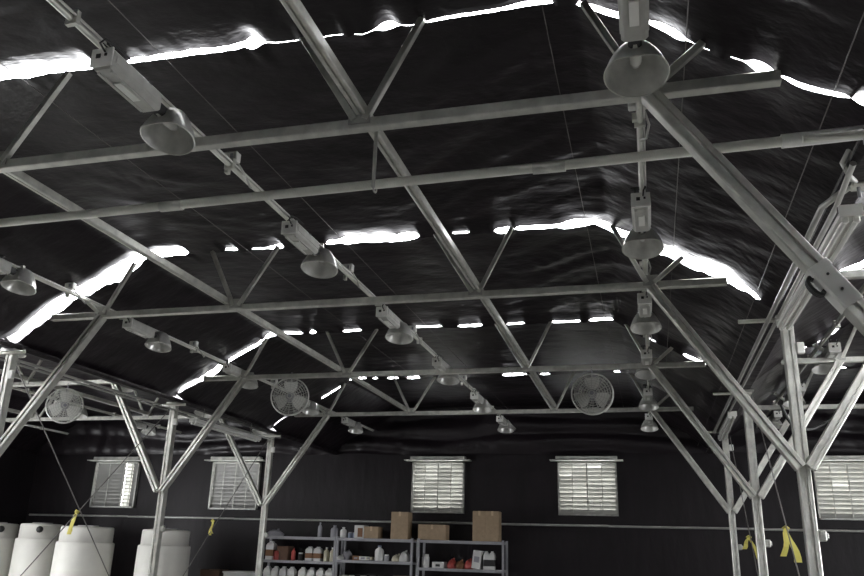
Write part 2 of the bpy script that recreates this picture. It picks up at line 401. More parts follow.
# ------------------------------------------------------------------ lamp rails
ZR = 2.835 + EYE
def rail(x, label, y0=-1.5, y1=YB - .1, slope=0.):
    r = thing('lamp_rail', (x, 0, ZR), label, 'lamp rail', 'lamp rails')
    MB().tube([(0, y0, 0), (0, y1, 0)], .019, 8).build('rail_pipe', 'pipe', r)
    MB().tube([(-.012, y0, .034), (-.012, y1, .034)], .011, 6).build('conduit', 'rail', r)
    MB().tube([(.028, y0, .02), (.028, y1, .02)], .008, 6).build('cable', 'white', r)
    for k in range(-1, 11):
        y = Y1 - 3.0 + k * 1.83
        if y < y1: MB().box((0, y, .012), (.075, .03, .09)).build('clamp', 'galv', r)
    return r
RX = {'l': -6.62, 'm': -3.05, 'r': .07}
rail(RX['m'], 'lamp rail of pipe and conduit running down the middle of the bay')
rail(RX['r'], 'lamp rail pointing straight away, right of the centre')
rail(RX['l'], 'lamp rail of the main bay nearest the left columns')
rail(RX['r'] - 2 * HW, 'lamp rail of the left bay nearest the columns')
rail(RX['m'] - 2 * HW, 'middle lamp rail of the left bay')
rail(RX['l'] - 2 * HW, 'outermost lamp rail of the left bay')
rail(RX['l'] + 2 * HW, 'lamp rail of the right bay beside the columns')

# ------------------------------------------------------------------ grow lamps
RIM = 2.63 + EYE; LY = [4.09, 6.72, 9.36, 12.0, 14.70, 17.30]
def make_lamp(loc, label):
    r = thing('grow_lamp', loc, label, 'lamp', 'grow lamps hanging on the rails')
    outer = [(.178, -.04), (.172, -.01), (.158, .03), (.138, .075), (.112, .12), (.085, .155), (.05, .172)]
    inner = [(a - .005, z - .003 if z > -.04 else z) for a, z in outer[::-1]]
    TL = Matrix.Rotation(-.20, 4, 'X')
    def tilt(v):                                  # the near side of the bowl is cut flat where the socket enters
        v = TL @ V(v); v.y = max(v.y, -.142 + .25 * max(0, v.z)); return v
    g = MB().lathe(outer + inner, 40, cap=False); g.v = [tuple(tilt(v)) for v in g.v]
    ho = g.build('reflector', 'alu', r)
    MB().tube([tilt((.178 * cos(k * pi / 24), .178 * sin(k * pi / 24), -.04)) for k in range(48)], .005, 6, True).build('rim_bead', 'galv', ho)
    MB().lathe([(.006, -.1), (.024, -.09), (.034, -.05), (.036, 0), (.03, .06), (.02, .1), (.018, .13)], 14, Matrix.Rotation(pi / 2, 4, 'X'), (0, -.03, .07)).build('bulb', 'bulb', r)
    MB().box((0, -.155, .095), (.075, .13, .08), None, .015).build('socket_neck', 'dark', r)
    b = MB().box((0, -.47, .095), (.145, .52, .13), None, .018)
    for s in (-1, 1):
        b.box((s * .045, -.47, .028), (.018, .44, .016)); b.box((s * .074, -.47, .10), (.008, .46, .05), None, .003)
    h = b.build('ballast_housing', 'ballast', r)
    MB().box((0, -.735, .098), (.150, .014, .125), None, .004).build('end_plate', 'white', h)
    MB().box((-.02, -.744, .105), (.03, .006, .028)).build('plug_socket', 'dark', h); MB().box((.03, -.744, .11), (.016, .006, .018)).build('cord_grommet', 'dark', h)
    l = MB().box((0, -.47, .031), (.05, .2, .02)); l.build('rating_plate', 'white', h)
    for y in (-.68, -.26):
        k = MB().box((-.04, y, .185), (.012, .035, .09)); k.box((-.04, y, .225), (.07, .04, .012)); k.build('mounting_hook', 'dark', r)
    MB().tube([(.02, -.742, .13), (.025, -.80, .15), (.04, -.78, .19), (.05, -.7, .198), (.05, -.55, .198)], .007, 6).build('power_cord', 'dark', r)
    return r
proto = None
def lamp(x, y, z, label):
    global proto
    if proto is None: proto = make_lamp((x, y, z), label); return proto
    return dup(proto, (x, y, z), label)
for i, y in enumerate(LY):
    lamp(-3.0, y, RIM, ['largest grow lamp at upper left, its bowl in front of the nearest truss', 'second grow lamp along the middle rail, beside a broad bright gap', 'third grow lamp along the middle rail, below the second truss chord',
                        'fourth grow lamp along the middle rail, overlapping the third truss', 'fifth grow lamp along the middle rail, above the last truss', 'last grow lamp along the middle rail, over the left middle louver'][i])
for i, y in enumerate([4.01, 6.74, 9.36, 11.95, 14.70, 17.30]):
    lamp(.055, y, RIM + .0, ['big grow lamp at the top right with its bowl facing the camera', 'second grow lamp on the right rail, before the bright gap of the second truss', 'third grow lamp on the right rail, just under the second truss chord',
                             'fourth grow lamp on the right rail, at the third truss joint', 'fifth grow lamp on the right rail, near the right fan', 'last grow lamp on the right rail, below the farthest truss chord'][i])
for i, y in enumerate(LY):
    if i: lamp(-6.5, y - .03, RIM + .01, ['', 'grow lamp at the left edge above the widest bright gap', 'grow lamp on the left rail just below the second truss', 'grow lamp on the left rail in front of the third truss brace',
                                       'grow lamp on the left rail right behind the left fan', 'last grow lamp on the left rail, before the back wall'][i])
for i in (1, 2, 3, 4, 5):
    lamp(-8.95, LY[i], RIM + .02, ['', 'left bay grow lamp nearest the camera', 'left bay grow lamp beside the left edge column top', 'left bay grow lamp beside the tall column before the tank',
                             'left bay grow lamp over the second louver', 'left bay lamp hanging by the back wall beside the shelves column'][i])
for i in (2, 3, 4, 5):
    lamp(-11.98, LY[i], RIM + .02, ['', '', 'outer left bay grow lamp nearest the left edge', 'outer left bay grow lamp near the leftmost fan', 'outer left bay grow lamp above the leftmost louver', 'outer left bay grow lamp closest to the back wall'][i])
for i in (3, 4, 5):
    lamp(-6.5 + 2 * HW, LY[i], RIM + .02, ['', '', '', 'right bay grow lamp nearest the camera', 'right bay grow lamp seen between the column and the brace', 'right bay grow lamp farthest back over the rightmost louver'][i])

# junction boxes on the rails between the lamps
def rail_box(x, y, label):
    r = thing('junction_box', (x, y, ZR), label, 'junction box', 'outlet boxes on the lamp rails')
    MB().box((-.01, 0, .085), (.125, .07, .085), None, .008).build('housing', 'white', r)
    MB().box((.01, -.039, .085), (.022, .010, .035)).build('socket', 'greyp', r)
    MB().box((-.035, .0, -.025), (.03, .045, .05)).build('saddle', 'galv', r)
    MB().tube([(.03, .03, .05), (.06, .12, -.02), (.04, .24, -.06), (.0, .33, -.02)], .009, 6).build('lead', 'rail', r)
for i, y in enumerate((5.0, 7.6, 10.1, 13.3)):
    rail_box(RX['m'], y, 'white outlet box on the middle rail, %s from the camera' % ['first', 'second', 'third', 'fourth'][i])
for i, y in enumerate((4.85, 7.75, 10.5, 13.2)):
    rail_box(RX['r'], y, 'white outlet box on the right rail, %s from the camera' % ['first', 'second', 'third', 'fourth'][i])
for i, y in enumerate((7.6, 10.4, 13.2)):
    rail_box(RX['l'], y, 'white outlet box on the left rail, %s from the camera' % ['first', 'second', 'third'][i])

# ------------------------------------------------------------------ pale pipe slung under the first truss
yp = TY(1) + .085; zp = EYE + 2.265
r = thing('overhead_pipe', (CX, yp, zp), 'pale round pipe slung below the nearest truss chord across the whole picture', 'pipe')
MB().tube([(-5.6, 0, -.05), (-2, 0, -.045), (2.5, 0, .0), (4.6, 0, .03), (5.6, 0, .05)], .031, 12).build('pipe', 'pipe', r)
for px, w in ((172, .17), (549, .2)):
    x = at(px, 203 if px < 300 else 164, yp).x - CX; zz = -.05 + max(0, (x + 2) / 4.5) * .045
    MB().tube([(x - w / 2, 0, zz), (x + w / 2, 0, zz)], .036, 12).build('coupling', 'galv', r)
MB().tube([(3.97, 0, .022), (4.6, 0, .034), (5.6, 0, .055)], .041, 12).build('sleeve', 'white', r)
x = at(375, 184, yp).x - CX
MB().box((x, -.03, .17), (.022, .012, .43)).tube([(x, .034 * cos(a * pi / 8), -.03 + .036 * sin(a * pi / 8)) for a in range(16)], .006, 6, True).build('hanger', 'galv2', r)

# ------------------------------------------------------------------ circulation fans
def make_fan(loc, label, rz):
    r = thing('circulation_fan', loc, label, 'fan', 'circulation fans under the trusses', rz)
    R = .295; g = MB()
    for k in range(1, 9):
        a = R * k / 8; d = -.085 + .05 * (k / 8) ** 2
        g.tube([(a * cos(t_ * pi / 16), d, a * sin(t_ * pi / 16)) for t_ in range(32)], .004 if k < 8 else .012, 5, True)
    for k in range(16):
        t_ = k * 2 * pi / 16; g.tube([(.03 * cos(t_), -.086, .03 * sin(t_)), (.2 * cos(t_), -.064, .2 * sin(t_)), (R * cos(t_), -.035, R * sin(t_))], .0035, 4)
    g.build('front_guard', 'fan', r)
    g = MB()
    for k in range(2, 9):
        a = R * k / 8; d = .12 - .10 * (k / 8) ** 3
        g.tube([(a * cos(t_ * pi / 14), d, a * sin(t_ * pi / 14)) for t_ in range(28)], .0045, 5, True)
    for k in range(20):
        t_ = k * 2 * pi / 20; g.tube([(.07 * cos(t_), .12, .07 * sin(t_)), (.2 * cos(t_), .09, .2 * sin(t_)), (R * cos(t_), .0, R * sin(t_))], .004, 4)
    g.build('rear_guard', 'fan', r)
    MB().lathe([(R, -.05), (R + .012, -.03), (R + .012, .03), (R, .05)], 40, FACE_Y, cap=False).build('hoop', 'fan', r)
    b = MB()
    for k in range(3):
        t0 = k * 2 * pi / 3 + pi / 2; vs = []
        for i in range(6):
            rr = .06 + .2 * i / 5; w = .30 + .32 * sin(pi * (.25 + .65 * i / 5))
            for s in (-1, 1): vs += [(rr * cos(t0 + s * w), -.02 * s - .003, rr * sin(t0 + s * w)), (rr * cos(t0 + s * w), -.02 * s + .003, rr * sin(t0 + s * w))]
        fs = []
        for i in range(5):
            a = i * 4; c_ = a + 4; fs += [(a, a + 2, c_ + 2, c_), (a + 1, c_ + 1, c_ + 3, a + 3), (a, c_, c_ + 1, a + 1), (a + 2, a + 3, c_ + 3, c_ + 2)]
        fs += [(0, 1, 3, 2), (20, 22, 23, 21)]; b.add(vs, fs)
    b.build('blades', 'white', r)
    MB().lathe([(.03, -.05), (.06, -.045), (.065, .0), (.075, .03), (.075, .17), (.05, .19)], 18, FACE_Y @ Matrix.Rotation(pi, 4, 'X')).build('motor', 'greyp', r)
    MB().tube([(0, .1, .06), (0, .1, R + .03), (0, .02, R + .05), (0, 0.0, .40)], .013, 8).build('hanger', 'greyp', r)
    return r
f0 = make_fan(V((-.735, TY(3) - .03, ZC - .40)), 'round caged fan hanging right of centre, with three pale blades', -.05)
f1 = dup(f0, V((-5.52, TY(3) - .03, ZC - .34)), 'round caged fan hanging left of centre beside the shelves column'); f1.rotation_euler.z = .35
f2 = dup(f0, V((-9.78, TY(3) - .03, ZC - .41)), 'round caged fan in the left bay, turned away above the tanks'); f2.rotation_euler.z = .75

# ------------------------------------------------------------------ twin tube strip lights
def strip_light(p0, p1, label):
    p0, p1 = V(p0), V(p1); L = (p1 - p0).length; r = thing('strip_light', p0, label, 'light fixture', 'twin tube strip lights')
    r.rotation_euler = (atan2(p1.z - p0.z, (p1 - p0).xy.length), 0, atan2(-(p1.x - p0.x), p1.y - p0.y))
    MB().prism((0, 0, 0), (0, L, 0), [(-.062, .0), (.062, .0), (.066, .02), (.04, .065), (-.04, .065), (-.066, .02)]).build('housing', 'white', r)
    for s in (-1, 1):
        MB().tube([(s * .032, .03, -.02), (s * .032, L - .03, -.02)], .017, 10).build('tube', 'bulb', r)
        for y in (.02, L - .02): MB().box((s * .032, y, -.017), (.036, .03, .042), None, .006).build('lamp_holder', 'white', r)
    for y in (-.006, L + .006): MB().box((0, y, .032), (.134, .014, .075)).build('end_cap', 'white', r)
    for y in (.3, L - .3): MB().tube([(0, y, .06), (0, y, .28)], .006, 6).build('hanger_wire', 'wire', r)
strip_light((1.265, 4.88, 2.0 + EYE), (1.29, 7.66, 2.08 + EYE), 'long white twin tube light running from the right edge to the nearest column top')
strip_light((1.29, 12.97, 2.13 + EYE), (1.29, 15.1, 2.07 + EYE), 'small far twin tube light slung beside the farthest right-hand column')
strip_light((-7.50, 12.04, 2.0 + EYE), (-7.42, 14.3, 2.0 + EYE), 'white twin tube light slung by the left columns above the second louver')

# conduits beside the right columns
def conduit(name, pts, rr, label, cat='conduit', grp=None, m='rail'):
    return tag(MB().tube(pts, rr, 8).build(name, m), label, cat, grp)
z = 2.2 + EYE
def sweep(pts, k=6):
    out = []; pts = [V(p) for p in pts]
    for i in range(len(pts) - 1):
        p0, p1, p2, p3 = pts[max(i - 1, 0)], pts[i], pts[i + 1], pts[min(i + 2, len(pts) - 1)]
        for j in range(k):
            u = j / k; out.append(.5 * ((2 * p1) + (p2 - p0) * u + (2 * p0 - 5 * p1 + 4 * p2 - p3) * u * u + (3 * p1 - p0 - 3 * p2 + p3) * u ** 3))
    return out + [pts[-1]]
P1 = at(822, 207, 5.18); P2 = at(845, 190, 5.06); P3 = at(857, 182, 5.0)
conduit('conduit', [P3, P2, P1, (1.182, 5.75, z), (1.178, 9, z), (1.17, 15.2, z)], .021, 'grey conduit with an elbow, inner of the pair beside the right columns')
conduit('conduit', [(1.272, 4.7, z + .06), (1.268, 5.2, z), (1.258, 9, z), (1.252, 15.2, z)], .019, 'straight grey conduit, outer of the pair beside the right columns')
conduit('conduit', [at(866, 108, 4.75), at(855, 140, 4.75), at(843, 163, 4.80), at(851, 178, 4.9), at(857, 182, 5.0)], .02, 'bent conduit dropping from the top right corner to a grey box')
r = thing('electrical_box', at(859, 180, 5.0), 'grey electrical box at the right edge where bent conduits meet', 'electrical box')
MB().box((0.02, .02, 0), (.14, .1, .10), None, .012).build('housing', 'galv', r); MB().tube([(-.01, 0, -.05), (-.01, 0, -.12)], .012, 8).build('gland', 'greyp', r)
for i, (x, zz) in enumerate(((XL - .17, 2.20), (XL - .29, 2.18), (XL - .42, 2.26))):
    conduit('conduit', [(x, 3.0, zz + EYE), (x, 15.15, zz + EYE)], .015, ['conduit beside the left columns, closest to them', 'conduit beside the left columns, second from them', 'upper conduit left of the left columns'][i])
conduit('conduit', [(XL + .16, 11.0, 2.10 + EYE), (XL + .18, 15.0, 2.10 + EYE)], .018, 'short conduit above the left twin tube light')
conduit('cable', sweep([at(866, 376, 9.6), at(842, 408, 9.6), at(815, 428, 9.6), at(793, 425, 9.2), at(781, 405, 9.0)]), .016, 'dark cable drooping between the right columns and the right edge', 'cable', None, 'dark')

# pale sleeve wrapped round the nearest knee brace
a = V((CX + JA, TY(1) - .015, ZC - .02)); b = V((CX + HW - .04, TY(1) - .105, ZJ - .03)); d = (b - a).normalized(); ang = atan2(d.x, -d.z)
pc = at(834, 281, TY(1) - .09); tpar = (pc - a).dot(d); base = a + d * tpar
r = thing('wrapped_sleeve', base, 'pale sleeve strapped round the nearest thick knee brace at the right', 'sleeve'); up = V((0, 1, 0))
MB().bar(-d * .10, d * .15, .112, .112, up).bar(-d * .115, -d * .07, .120, .120, up).build('wrap', 'white', r)
sd = d.cross(up)
cc = MB()
for k in range(3): cc.tube([d * (-.03 + .055 * cos(q * pi / 8)) + (-sd if sd.z > 0 else sd) * (.068 + .026 * sin(q * pi / 8)) + V((0, -.02 + .02 * k, 0)) for q in range(16)], .01, 6, True)
cc.build('wire_coil', 'dark', r)
for k in (-.04, .06): MB().lathe([(.007, 0), (.007, .008)], 8, FACE_Y, d * k + V((0, -.059, 0))).build('bolt', 'dark', r)

# ------------------------------------------------------------------ thin curtain wires
for i, x in enumerate((-5.6, -4.40, -3.18, -.49, .35, 1.08, 1.25)):
    zw = ZC + prof(x - CX) - .11
    o = MB().tube([(x, 2.2, zw), (x, YB - .2, zw)], .0034, 5).build('curtain_wire', 'wire')
    tag(o, ['thin curtain wire farthest left in the main bay', 'thin curtain wire left of the upper left lamp', 'thin curtain wire right of the upper left lamp', 'thin curtain wire falling from the top centre', 'thin curtain wire right of the big right lamp',
            'left one of two close curtain wires at the right', 'right one of two close curtain wires at the right'][i], 'wire', 'curtain wires')

# ------------------------------------------------------------------ bracing cables with yellow ribbons
def brace_cable(x, n0, z0, n1, z1, label):
    return tag(MB().tube([(x, TY(n0), z0), (x, TY(n1), z1)], .0075, 6).build('bracing_cable', 'wire'), label, 'cable', 'bracing cables between columns')
def ribbon(P, tails, label):
    r = thing('flagging_ribbon', P, label, 'ribbon', 'yellow flagging ribbons')
    MB().tube([(-.03, 0, .0), (0, -.02, .02), (.03, 0, 0), (0, .02, -.02)], .014, 6, True).build('knot', 'yellow', r)
    for dx, dz, w in tails:
        L = []; 
        for k in range(7):
            u = k / 6; L.append((dx * u + .012 * sin(u * 6 + dx * 40), -.02 + .02 * cos(u * 5), -dz * u, w * (.35 + .65 * u ** .5)))
        vs = []; fs = []
        for x, y, zz, w_ in L: vs += [(x - w_, y - .002, zz), (x + w_, y - .004, zz), (x + w_, y + .002, zz), (x - w_, y + .004, zz)]
        for k in range(6):
            for q in range(4): fs.append((k * 4 + q, k * 4 + (q + 1) % 4, k * 4 + 4 + (q + 1) % 4, k * 4 + 4 + q))
        fs += [(3, 2, 1, 0), (24, 25, 26, 27)]
        MB().add(vs, fs).build('tail', 'yellow', r)
def on_line(x, A, B, y): u = (y - A[0]) / (B[0] - A[0]); return V((x, y, A[1] + (B[1] - A[1]) * u))
zt, zb = ZG - .05, .05
xl = XL + .005; xr = XR + .005
brace_cable(xl - .07, 2, zt + .1, 3, -0.02 + EYE - 1.45, 'bracing cable falling from the left edge column toward the tank column foot')
brace_cable(xl - .09, 3, zt - .02, 2, .35, 'bracing cable falling leftward from the tank column top, crossing another cable')
brace_cable(xl - .07, 4, zt, 3, .15, 'bracing cable falling from the shelves column behind the separate tank')
brace_cable(xr + .08, 3, zt, 2, .05, 'bracing cable between the nearest and middle right-hand columns')
brace_cable(xr + .08, 4, zt, 3, .05, 'bracing cable between the middle and farthest right-hand columns')
q = at(82, 512, 9.73); ribbon(V((xl - .08, 9.73, q.z)), [(-.03, .26, .03), (-.05, .30, .035)], 'yellow ribbon tied where two cables cross in front of the tanks')
q = at(218, 521, 13.4); ribbon(V((xl - .07, 13.4, q.z)), [(-.01, .25, .028), (.02, .22, .02)], 'yellow ribbon hanging right of the separate tank')
q = at(777, 528, 9.95); ribbon(V((xr + .08, 9.95, q.z)), [(-.05, .30, .032), (.09, .36, .040)], 'large yellow ribbon with two tails between the right-hand columns')
q = at(743, 537, 13.75); ribbon(V((xr + .08, 13.75, q.z)), [(-.09, .18, .035), (.14, .36, .028)], 'smaller yellow ribbon beside the farthest right-hand column')

# ------------------------------------------------------------------ louvered windows in the back wall
for i, (a, b) in enumerate(WIN):
    w = b - a; h = WZ1 - WZ0
    r = bpy.data.objects.new('window_%d' % (i + 1), None); C.objects.link(r); r.location = ((a + b) / 2, YB, WZ0); struct(r)
    f = MB(); t_ = .035
    f.box((-w / 2 + t_ / 2, -.0, h / 2), (t_, .14, h)); f.box((w / 2 - t_ / 2, 0, h / 2), (t_, .14, h)); f.box((0, 0, t_ / 2), (w, .14, t_)); f.box((0, 0, h - t_ / 2), (w, .14, t_))
    f.build('window_frame', 'galv2', r)
    rnd = random.Random(i * 7 + 3); s = MB(); n_s = 12; cols = [(-w / 2 + t_, -w / 4), (-w / 4, 0), (0, w / 4), (w / 4, w / 2 - t_)] if i else [(-w / 2 + t_, -w / 6), (-w / 6, w * .17), (w * .17, w * .35), (w * .35, w / 2 - t_)]
    for k in range(n_s):
        z = t_ + (h - 2 * t_) * (k + .5) / n_s; ph = (h - 2 * t_) / n_s * 1.02
        for ci, (x0, x1) in enumerate(cols):
            if i == 0 and ci == 2: continue
            tilt = .36 + rnd.uniform(-.12, .08) + (.22 if (i in (3, 4) and rnd.random() < .10) else 0)
            s.box(((x0 + x1) / 2, .02, z), (x1 - x0 + .004, .004, ph * 1.14), Matrix.Rotation(tilt, 4, 'X'))
    s.build('louver_slats', ['louver_deep_shade', 'louver_shaded', 'louver', 'louver', 'louver'][i], r)
    if i == 0:
        s = MB(); x0, x1 = cols[2]
        for k in range(n_s): s.box(((x0 + x1) / 2, .02, t_ + (h - 2 * t_) * k / n_s), (x1 - x0, .02, .030))
        s.build('bare_louver_bars', 'galv2', r); MB().box(((x0 + x1) / 2, .05, h / 2), (x1 - x0, .004, h - t_)).build('clear_sheet', 'louver_clear', r)
    for x in (-w / 4, 0, w / 4) if i else (-w / 6, w * .17, w * .35): MB().box((x, -.04, h / 2), (.016 if x else .028, .02, h - .04)).build('mullion', 'galv2', r)
    hd = MB().box((.0, -.09, h + .085), (w + .06, .16, .085), None, .01); hd.build('header_box', 'galv', r)
    MB().box((0, -.12, h + .03), (w + .32, .26, .022)).build('header_ledge', 'galv', r)
    # reveal tunnel outside so the film wall has thickness
# ------------------------------------------------------------------ tanks
def tank(x, y, rad, h, label, fit=None):
    r = thing('water_tank', (x, y, 0), label, 'tank', 'white plastic tanks')
    s = h - .34
    MB().lathe([(.0, 0), (rad - .03, 0), (rad, .03), (rad + .006, s * .5), (rad, s - .02), (rad - .012, s)], 48).build('body', 'tank', r)
    MB().lathe([(rad - .012, s), (rad - .05, s + .012), (rad - .052, h - .05), (rad - .06, h - .01), (rad - .09, h), (.25, h + .012), (.0, h + .014)], 48).build('neck', 'tank', r)
    MB().lathe([(.22, h + .008), (.23, h + .012), (.22, h + .03), (.0, h + .032)], 24).build('lid', 'poly', r)
    if fit is not None:
        m_ = Matrix.Rotation(fit, 4, 'Z') @ FACE_Y
        f = MB().lathe([(.075, 0), (.075, .05), (.055, .055), (.055, .09), (.0, .092)], 16, m_, Matrix.Rotation(fit, 4, 'Z') @ V((0, -(rad - .055), h - .13)))
        f.build('bulkhead_fitting', 'dark', r)['label'] = 'black round fitting'
tank(-15.62, 16.9, .55, 2.02, 'white tank cut by the left edge, with a black fitting', .95)
tank(-14.25, 16.85, .53, 2.03, 'white tank with a black fitting, second from the left edge', .62)
tank(-12.53, 16.3, .625, 1.98, 'white tank right of the two with fittings, under the cable crossing')
tank(-10.77, 16.75, .577, 1.96, 'separate white tank standing behind the left steel column')
r = thing('storage_bin', (-11.95, 17.6, 0), 'low pale bin between the separate tank and its left neighbour', 'bin')
MB().lathe([(.38, 0), (.42, .60)], 4, Matrix.Rotation(pi / 4, 4, 'Z'), smooth=False).build('tub', 'tank', r); MB().box((0, 0, .63), (.64, .64, .05), None, .01).build('lid', 'tank', r)

# ------------------------------------------------------------------ shelves
YS = 18.2
def shelf_unit(px0, px1, ypx, heights, label, skirt=0.):
    a = at(px0, ypx, YS).x; b = at(px1, ypx, YS).x; top = at((px0 + px1) / 2, ypx, YS).z
    w = b - a; r = thing('storage_shelf', ((a + b) / 2, YS, 0), label, 'shelf unit', 'grey steel shelf units'); D = .52
    hs = [EYE + h for h in heights]
    for s in (-1, 1):
        for yy in (.02, D - .02):
            MB().box((s * (w / 2 - .025), yy, (hs[0] + .03) / 2), (.05, .045, hs[0] + .03)).build('post', 'rack', r)
    for h in hs:
        q = MB().box((0, D / 2, h - .012), (w - .06, D - .02, .024)); q.box((0, .004, h - .028), (w - .06, .03, .06)); q.box((0, D - .004, h - .028), (w - .06, .03, .06))
        q.build('shelf_board', 'rack', r)
    return hs
zA = shelf_unit(261, 336.3, 536, (.262, -.275, -.84, -1.35), 'left grey steel shelf unit beside the steel column')
zB = shelf_unit(336.7, 413, 539, (.262, -.225, -.80, -1.35), 'middle grey steel shelf unit, joined to the left one')
zC = shelf_unit(417.5, 504, 541, (.262, -.335, -.90, -1.35), 'right grey steel shelf unit with tall cartons on top')
PXM = None
def base(px, z, yo=.2):                       # a spot on a shelf at height z under photo column px
    lo, hi = 400., 700.
    for _ in range(40):
        m_ = (lo + hi) / 2
        if at(px, m_, YS + yo).z > z: lo = m_
        else: hi = m_
    P = at(px, lo, YS + yo); return V((P.x, P.y, z))
PX = 19.25 / FOC                              # metres per photo pixel at the shelves
def carton(px, z, wpx, hpx, label, m='card', d=.34, yo=.22, tape=True, grp='cartons on the shelves', rz=0.):
    w, h = wpx * PX, hpx * PX
    r = thing('cardboard_box', base(px, z, yo), label, 'box', grp, rz)
    MB().box((0, 0, h / 2), (w, d, h), None, .008).build('carton', m, r)
    if tape:
        MB().box((0, 0, h - .0005), (.05, d + .003, .004)).box((0, -d / 2 - .001, h - .05), (.05, .003, .1)).build('packing_tape', 'tape', r)
    return r
carton(401, zB[0], 17, 25, 'tall cardboard carton on the middle shelf unit top')
carton(373, zB[0], 14.5, 11, 'small cardboard box on the middle unit top, next to a white picture box')
carton(433.5, zC[0], 27, 14, 'low wide cardboard box on the right shelf unit top')
carton(480.5, zC[0], 12.5, 27, 'tall narrow carton, left of the touching pair on the right unit')
carton(493.5, zC[0], 12.5, 27, 'tall narrow carton, right of the touching pair on the right unit')
r = carton(361, zB[0], 9.5, 12, 'white box with a dark picture panel on the middle unit top', 'poly', tape=False, grp=None)
MB().box((.03, -.172, .13), (.12, .004, .2)).build('picture_panel', 'brownlab', r)
carton(284.5, zA[1], 12, 13, 'dark brown carton on the left unit second shelf', 'card2', tape=False)
carton(403, zB[2], 15, 11, 'brown printed carton on the middle unit third shelf', 'card')
def bottle(name, px, z, wpx, hpx, m, cap, label, cat='bottle', yo=.14, shape='round', lab=None, grp=None):
    R, h = wpx * PX / 2, hpx * PX; r = thing(name, base(px, z, yo), label, cat, grp)
    if shape == 'round': pr = [(0, 0), (R * .95, 0), (R, .015), (R, h * .62), (R * .85, h * .74), (R * .38, h * .84), (R * .36, h * .92)]
    elif shape == 'jar': pr = [(0, 0), (R * .95, 0), (R, .01), (R, h * .76), (R * .86, h * .82)]
    else: pr = [(0, 0), (R, 0), (R * 1.0, h * .7), (R * .8, h * .8), (R * .42, h * .87), (R * .4, h * .92)]
    MB().lathe(pr, 16 if shape != 'jug' else 4, Matrix.Rotation(pi / 4, 4, 'Z') @ Matrix.Scale(1.25, 4) if shape == 'jug' else None, smooth=shape != 'jug').build('body', m, r)
    q = .86 if shape == 'jar' else .42
    MB().lathe([(R * q, h * (.82 if shape == 'jar' else .9)), (R * q, h * .985), (R * q * .9, h)], 12).build('cap', cap, r)
    if lab: MB().lathe([(R * 1.012, h * .18), (R * 1.012, h * .5)], 16 if shape != 'jug' else 4, Matrix.Rotation(pi / 4, 4, 'Z') @ Matrix.Scale(1.25, 4) if shape == 'jug' else None, smooth=shape != 'jug', cap=False).build('paper_label', lab, r)
    if shape == 'jug': MB().tube([(R * .3, 0, h * .86), (R * .85, 0, h * .84), (R * .9, 0, h * .62)], R * .12, 6).build('handle', m, r)
    return r
# top shelf
bottle('spray_bottle', 319.5, zB[0], 4, 14, 'greyp', 'greyp', 'slim grey bottle standing alone on the left unit top') .location = base(319.5, zA[0], .14)
bottle('plastic_jug', 334.2, zA[0], 7.5, 11.5, 'greyp', 'greyp', 'rounded grey jug where the left and middle units meet', 'jug')
bottle('white_bottle', 343.2, zB[0], 6.5, 10, 'poly', 'poly', 'white bottle on the middle unit top beside the grey jug')
bottle('jar', 350.2, zB[0], 4.5, 5.5, 'bluep', 'greyp', 'left one of two small bluish jars on the middle unit top', 'jar', shape='jar', grp='bluish jars')
bottle('jar', 354.8, zB[0], 4, 5.5, 'bluep', 'greyp', 'right one of two small bluish jars on the middle unit top', 'jar', shape='jar', grp='bluish jars')
def sack(px, z, wpx, hpx, m, label, yo=.2, name='plastic_bag', cat='bag', d=.3, seed=0):
    w, h = wpx * PX, hpx * PX; r = thing(name, base(px, z, yo), label, cat); vs = []; fs = []; nu, nv = 20, 8
    for j in range(nv + 1):
        t_ = j / nv
        for i in range(nu):
            a = 2 * pi * i / nu; k = (sin(pi * min(1, t_ * .52 + .36)) if t_ < 1 else .1) * (1 + .22 * noise.noise(V((cos(a) * 1.3 + seed, sin(a) * 1.3, t_ * 2))))
            vs.append((w / 2 * cos(a) * k, d / 2 * sin(a) * k, h * t_ ** .8 * (1 + .25 * noise.noise(V((cos(a) + seed, sin(a), 5)))) if j else 0))
    for j in range(nv):
        for i in range(nu): fs.append((j * nu + i, j * nu + (i + 1) % nu, (j + 1) * nu + (i + 1) % nu, (j + 1) * nu + i))
    fs += [tuple(range(nu))[::-1], tuple(range(nv * nu, nv * nu + nu))]
    MB().add(vs, fs, True).build('sack', m, r)
    MB().tube([(w * .1, 0, h * .9), (w * .16, -.01, h * 1.06), (w * .24, 0, h * 1.1)], .02, 6).build('tied_end', m, r)
sack(275, zA[0], 17, 6, 'greyp', 'crumpled pale grey bag lying on the left unit top', seed=1)
# second shelf, left unit
bottle('plastic_jug', 270.5, zA[1], 9, 15, 'poly', 'poly', 'large white jug with brown label at the left unit post', 'jug', lab='brownlab', shape='jug')
bottle('red_jar', 276.3, zA[1], 6, 8.5, 'red', 'red', 'squat red jar before the dark brown carton', 'jar', yo=.08, shape='jar')
bottle('red_bottle', 293, zA[1], 4.2, 11.5, 'red', 'red', 'slim red bottle right of the dark brown carton')
bottle('jar', 300.3, zA[1], 5, 7.5, 'dark', 'poly', 'dark jar with a white cap beside the red bottle', 'jar', shape='jar')
for i, px in enumerate((309.5, 317.7)):
    bottle('plastic_jug', px, zA[1], 8, 11.5, 'poly', 'poly', ['left one of two white jugs with dark labels', 'right one of two white jugs with dark labels'][i], 'jug', lab='brownlab', shape='jug')
for i, px in enumerate((326, 332)):
    bottle('squeeze_bottle', px, zA[1], 5.2, 13, 'cream', 'poly', ['left one of two cream pointed bottles', 'right one of two cream pointed bottles'][i])
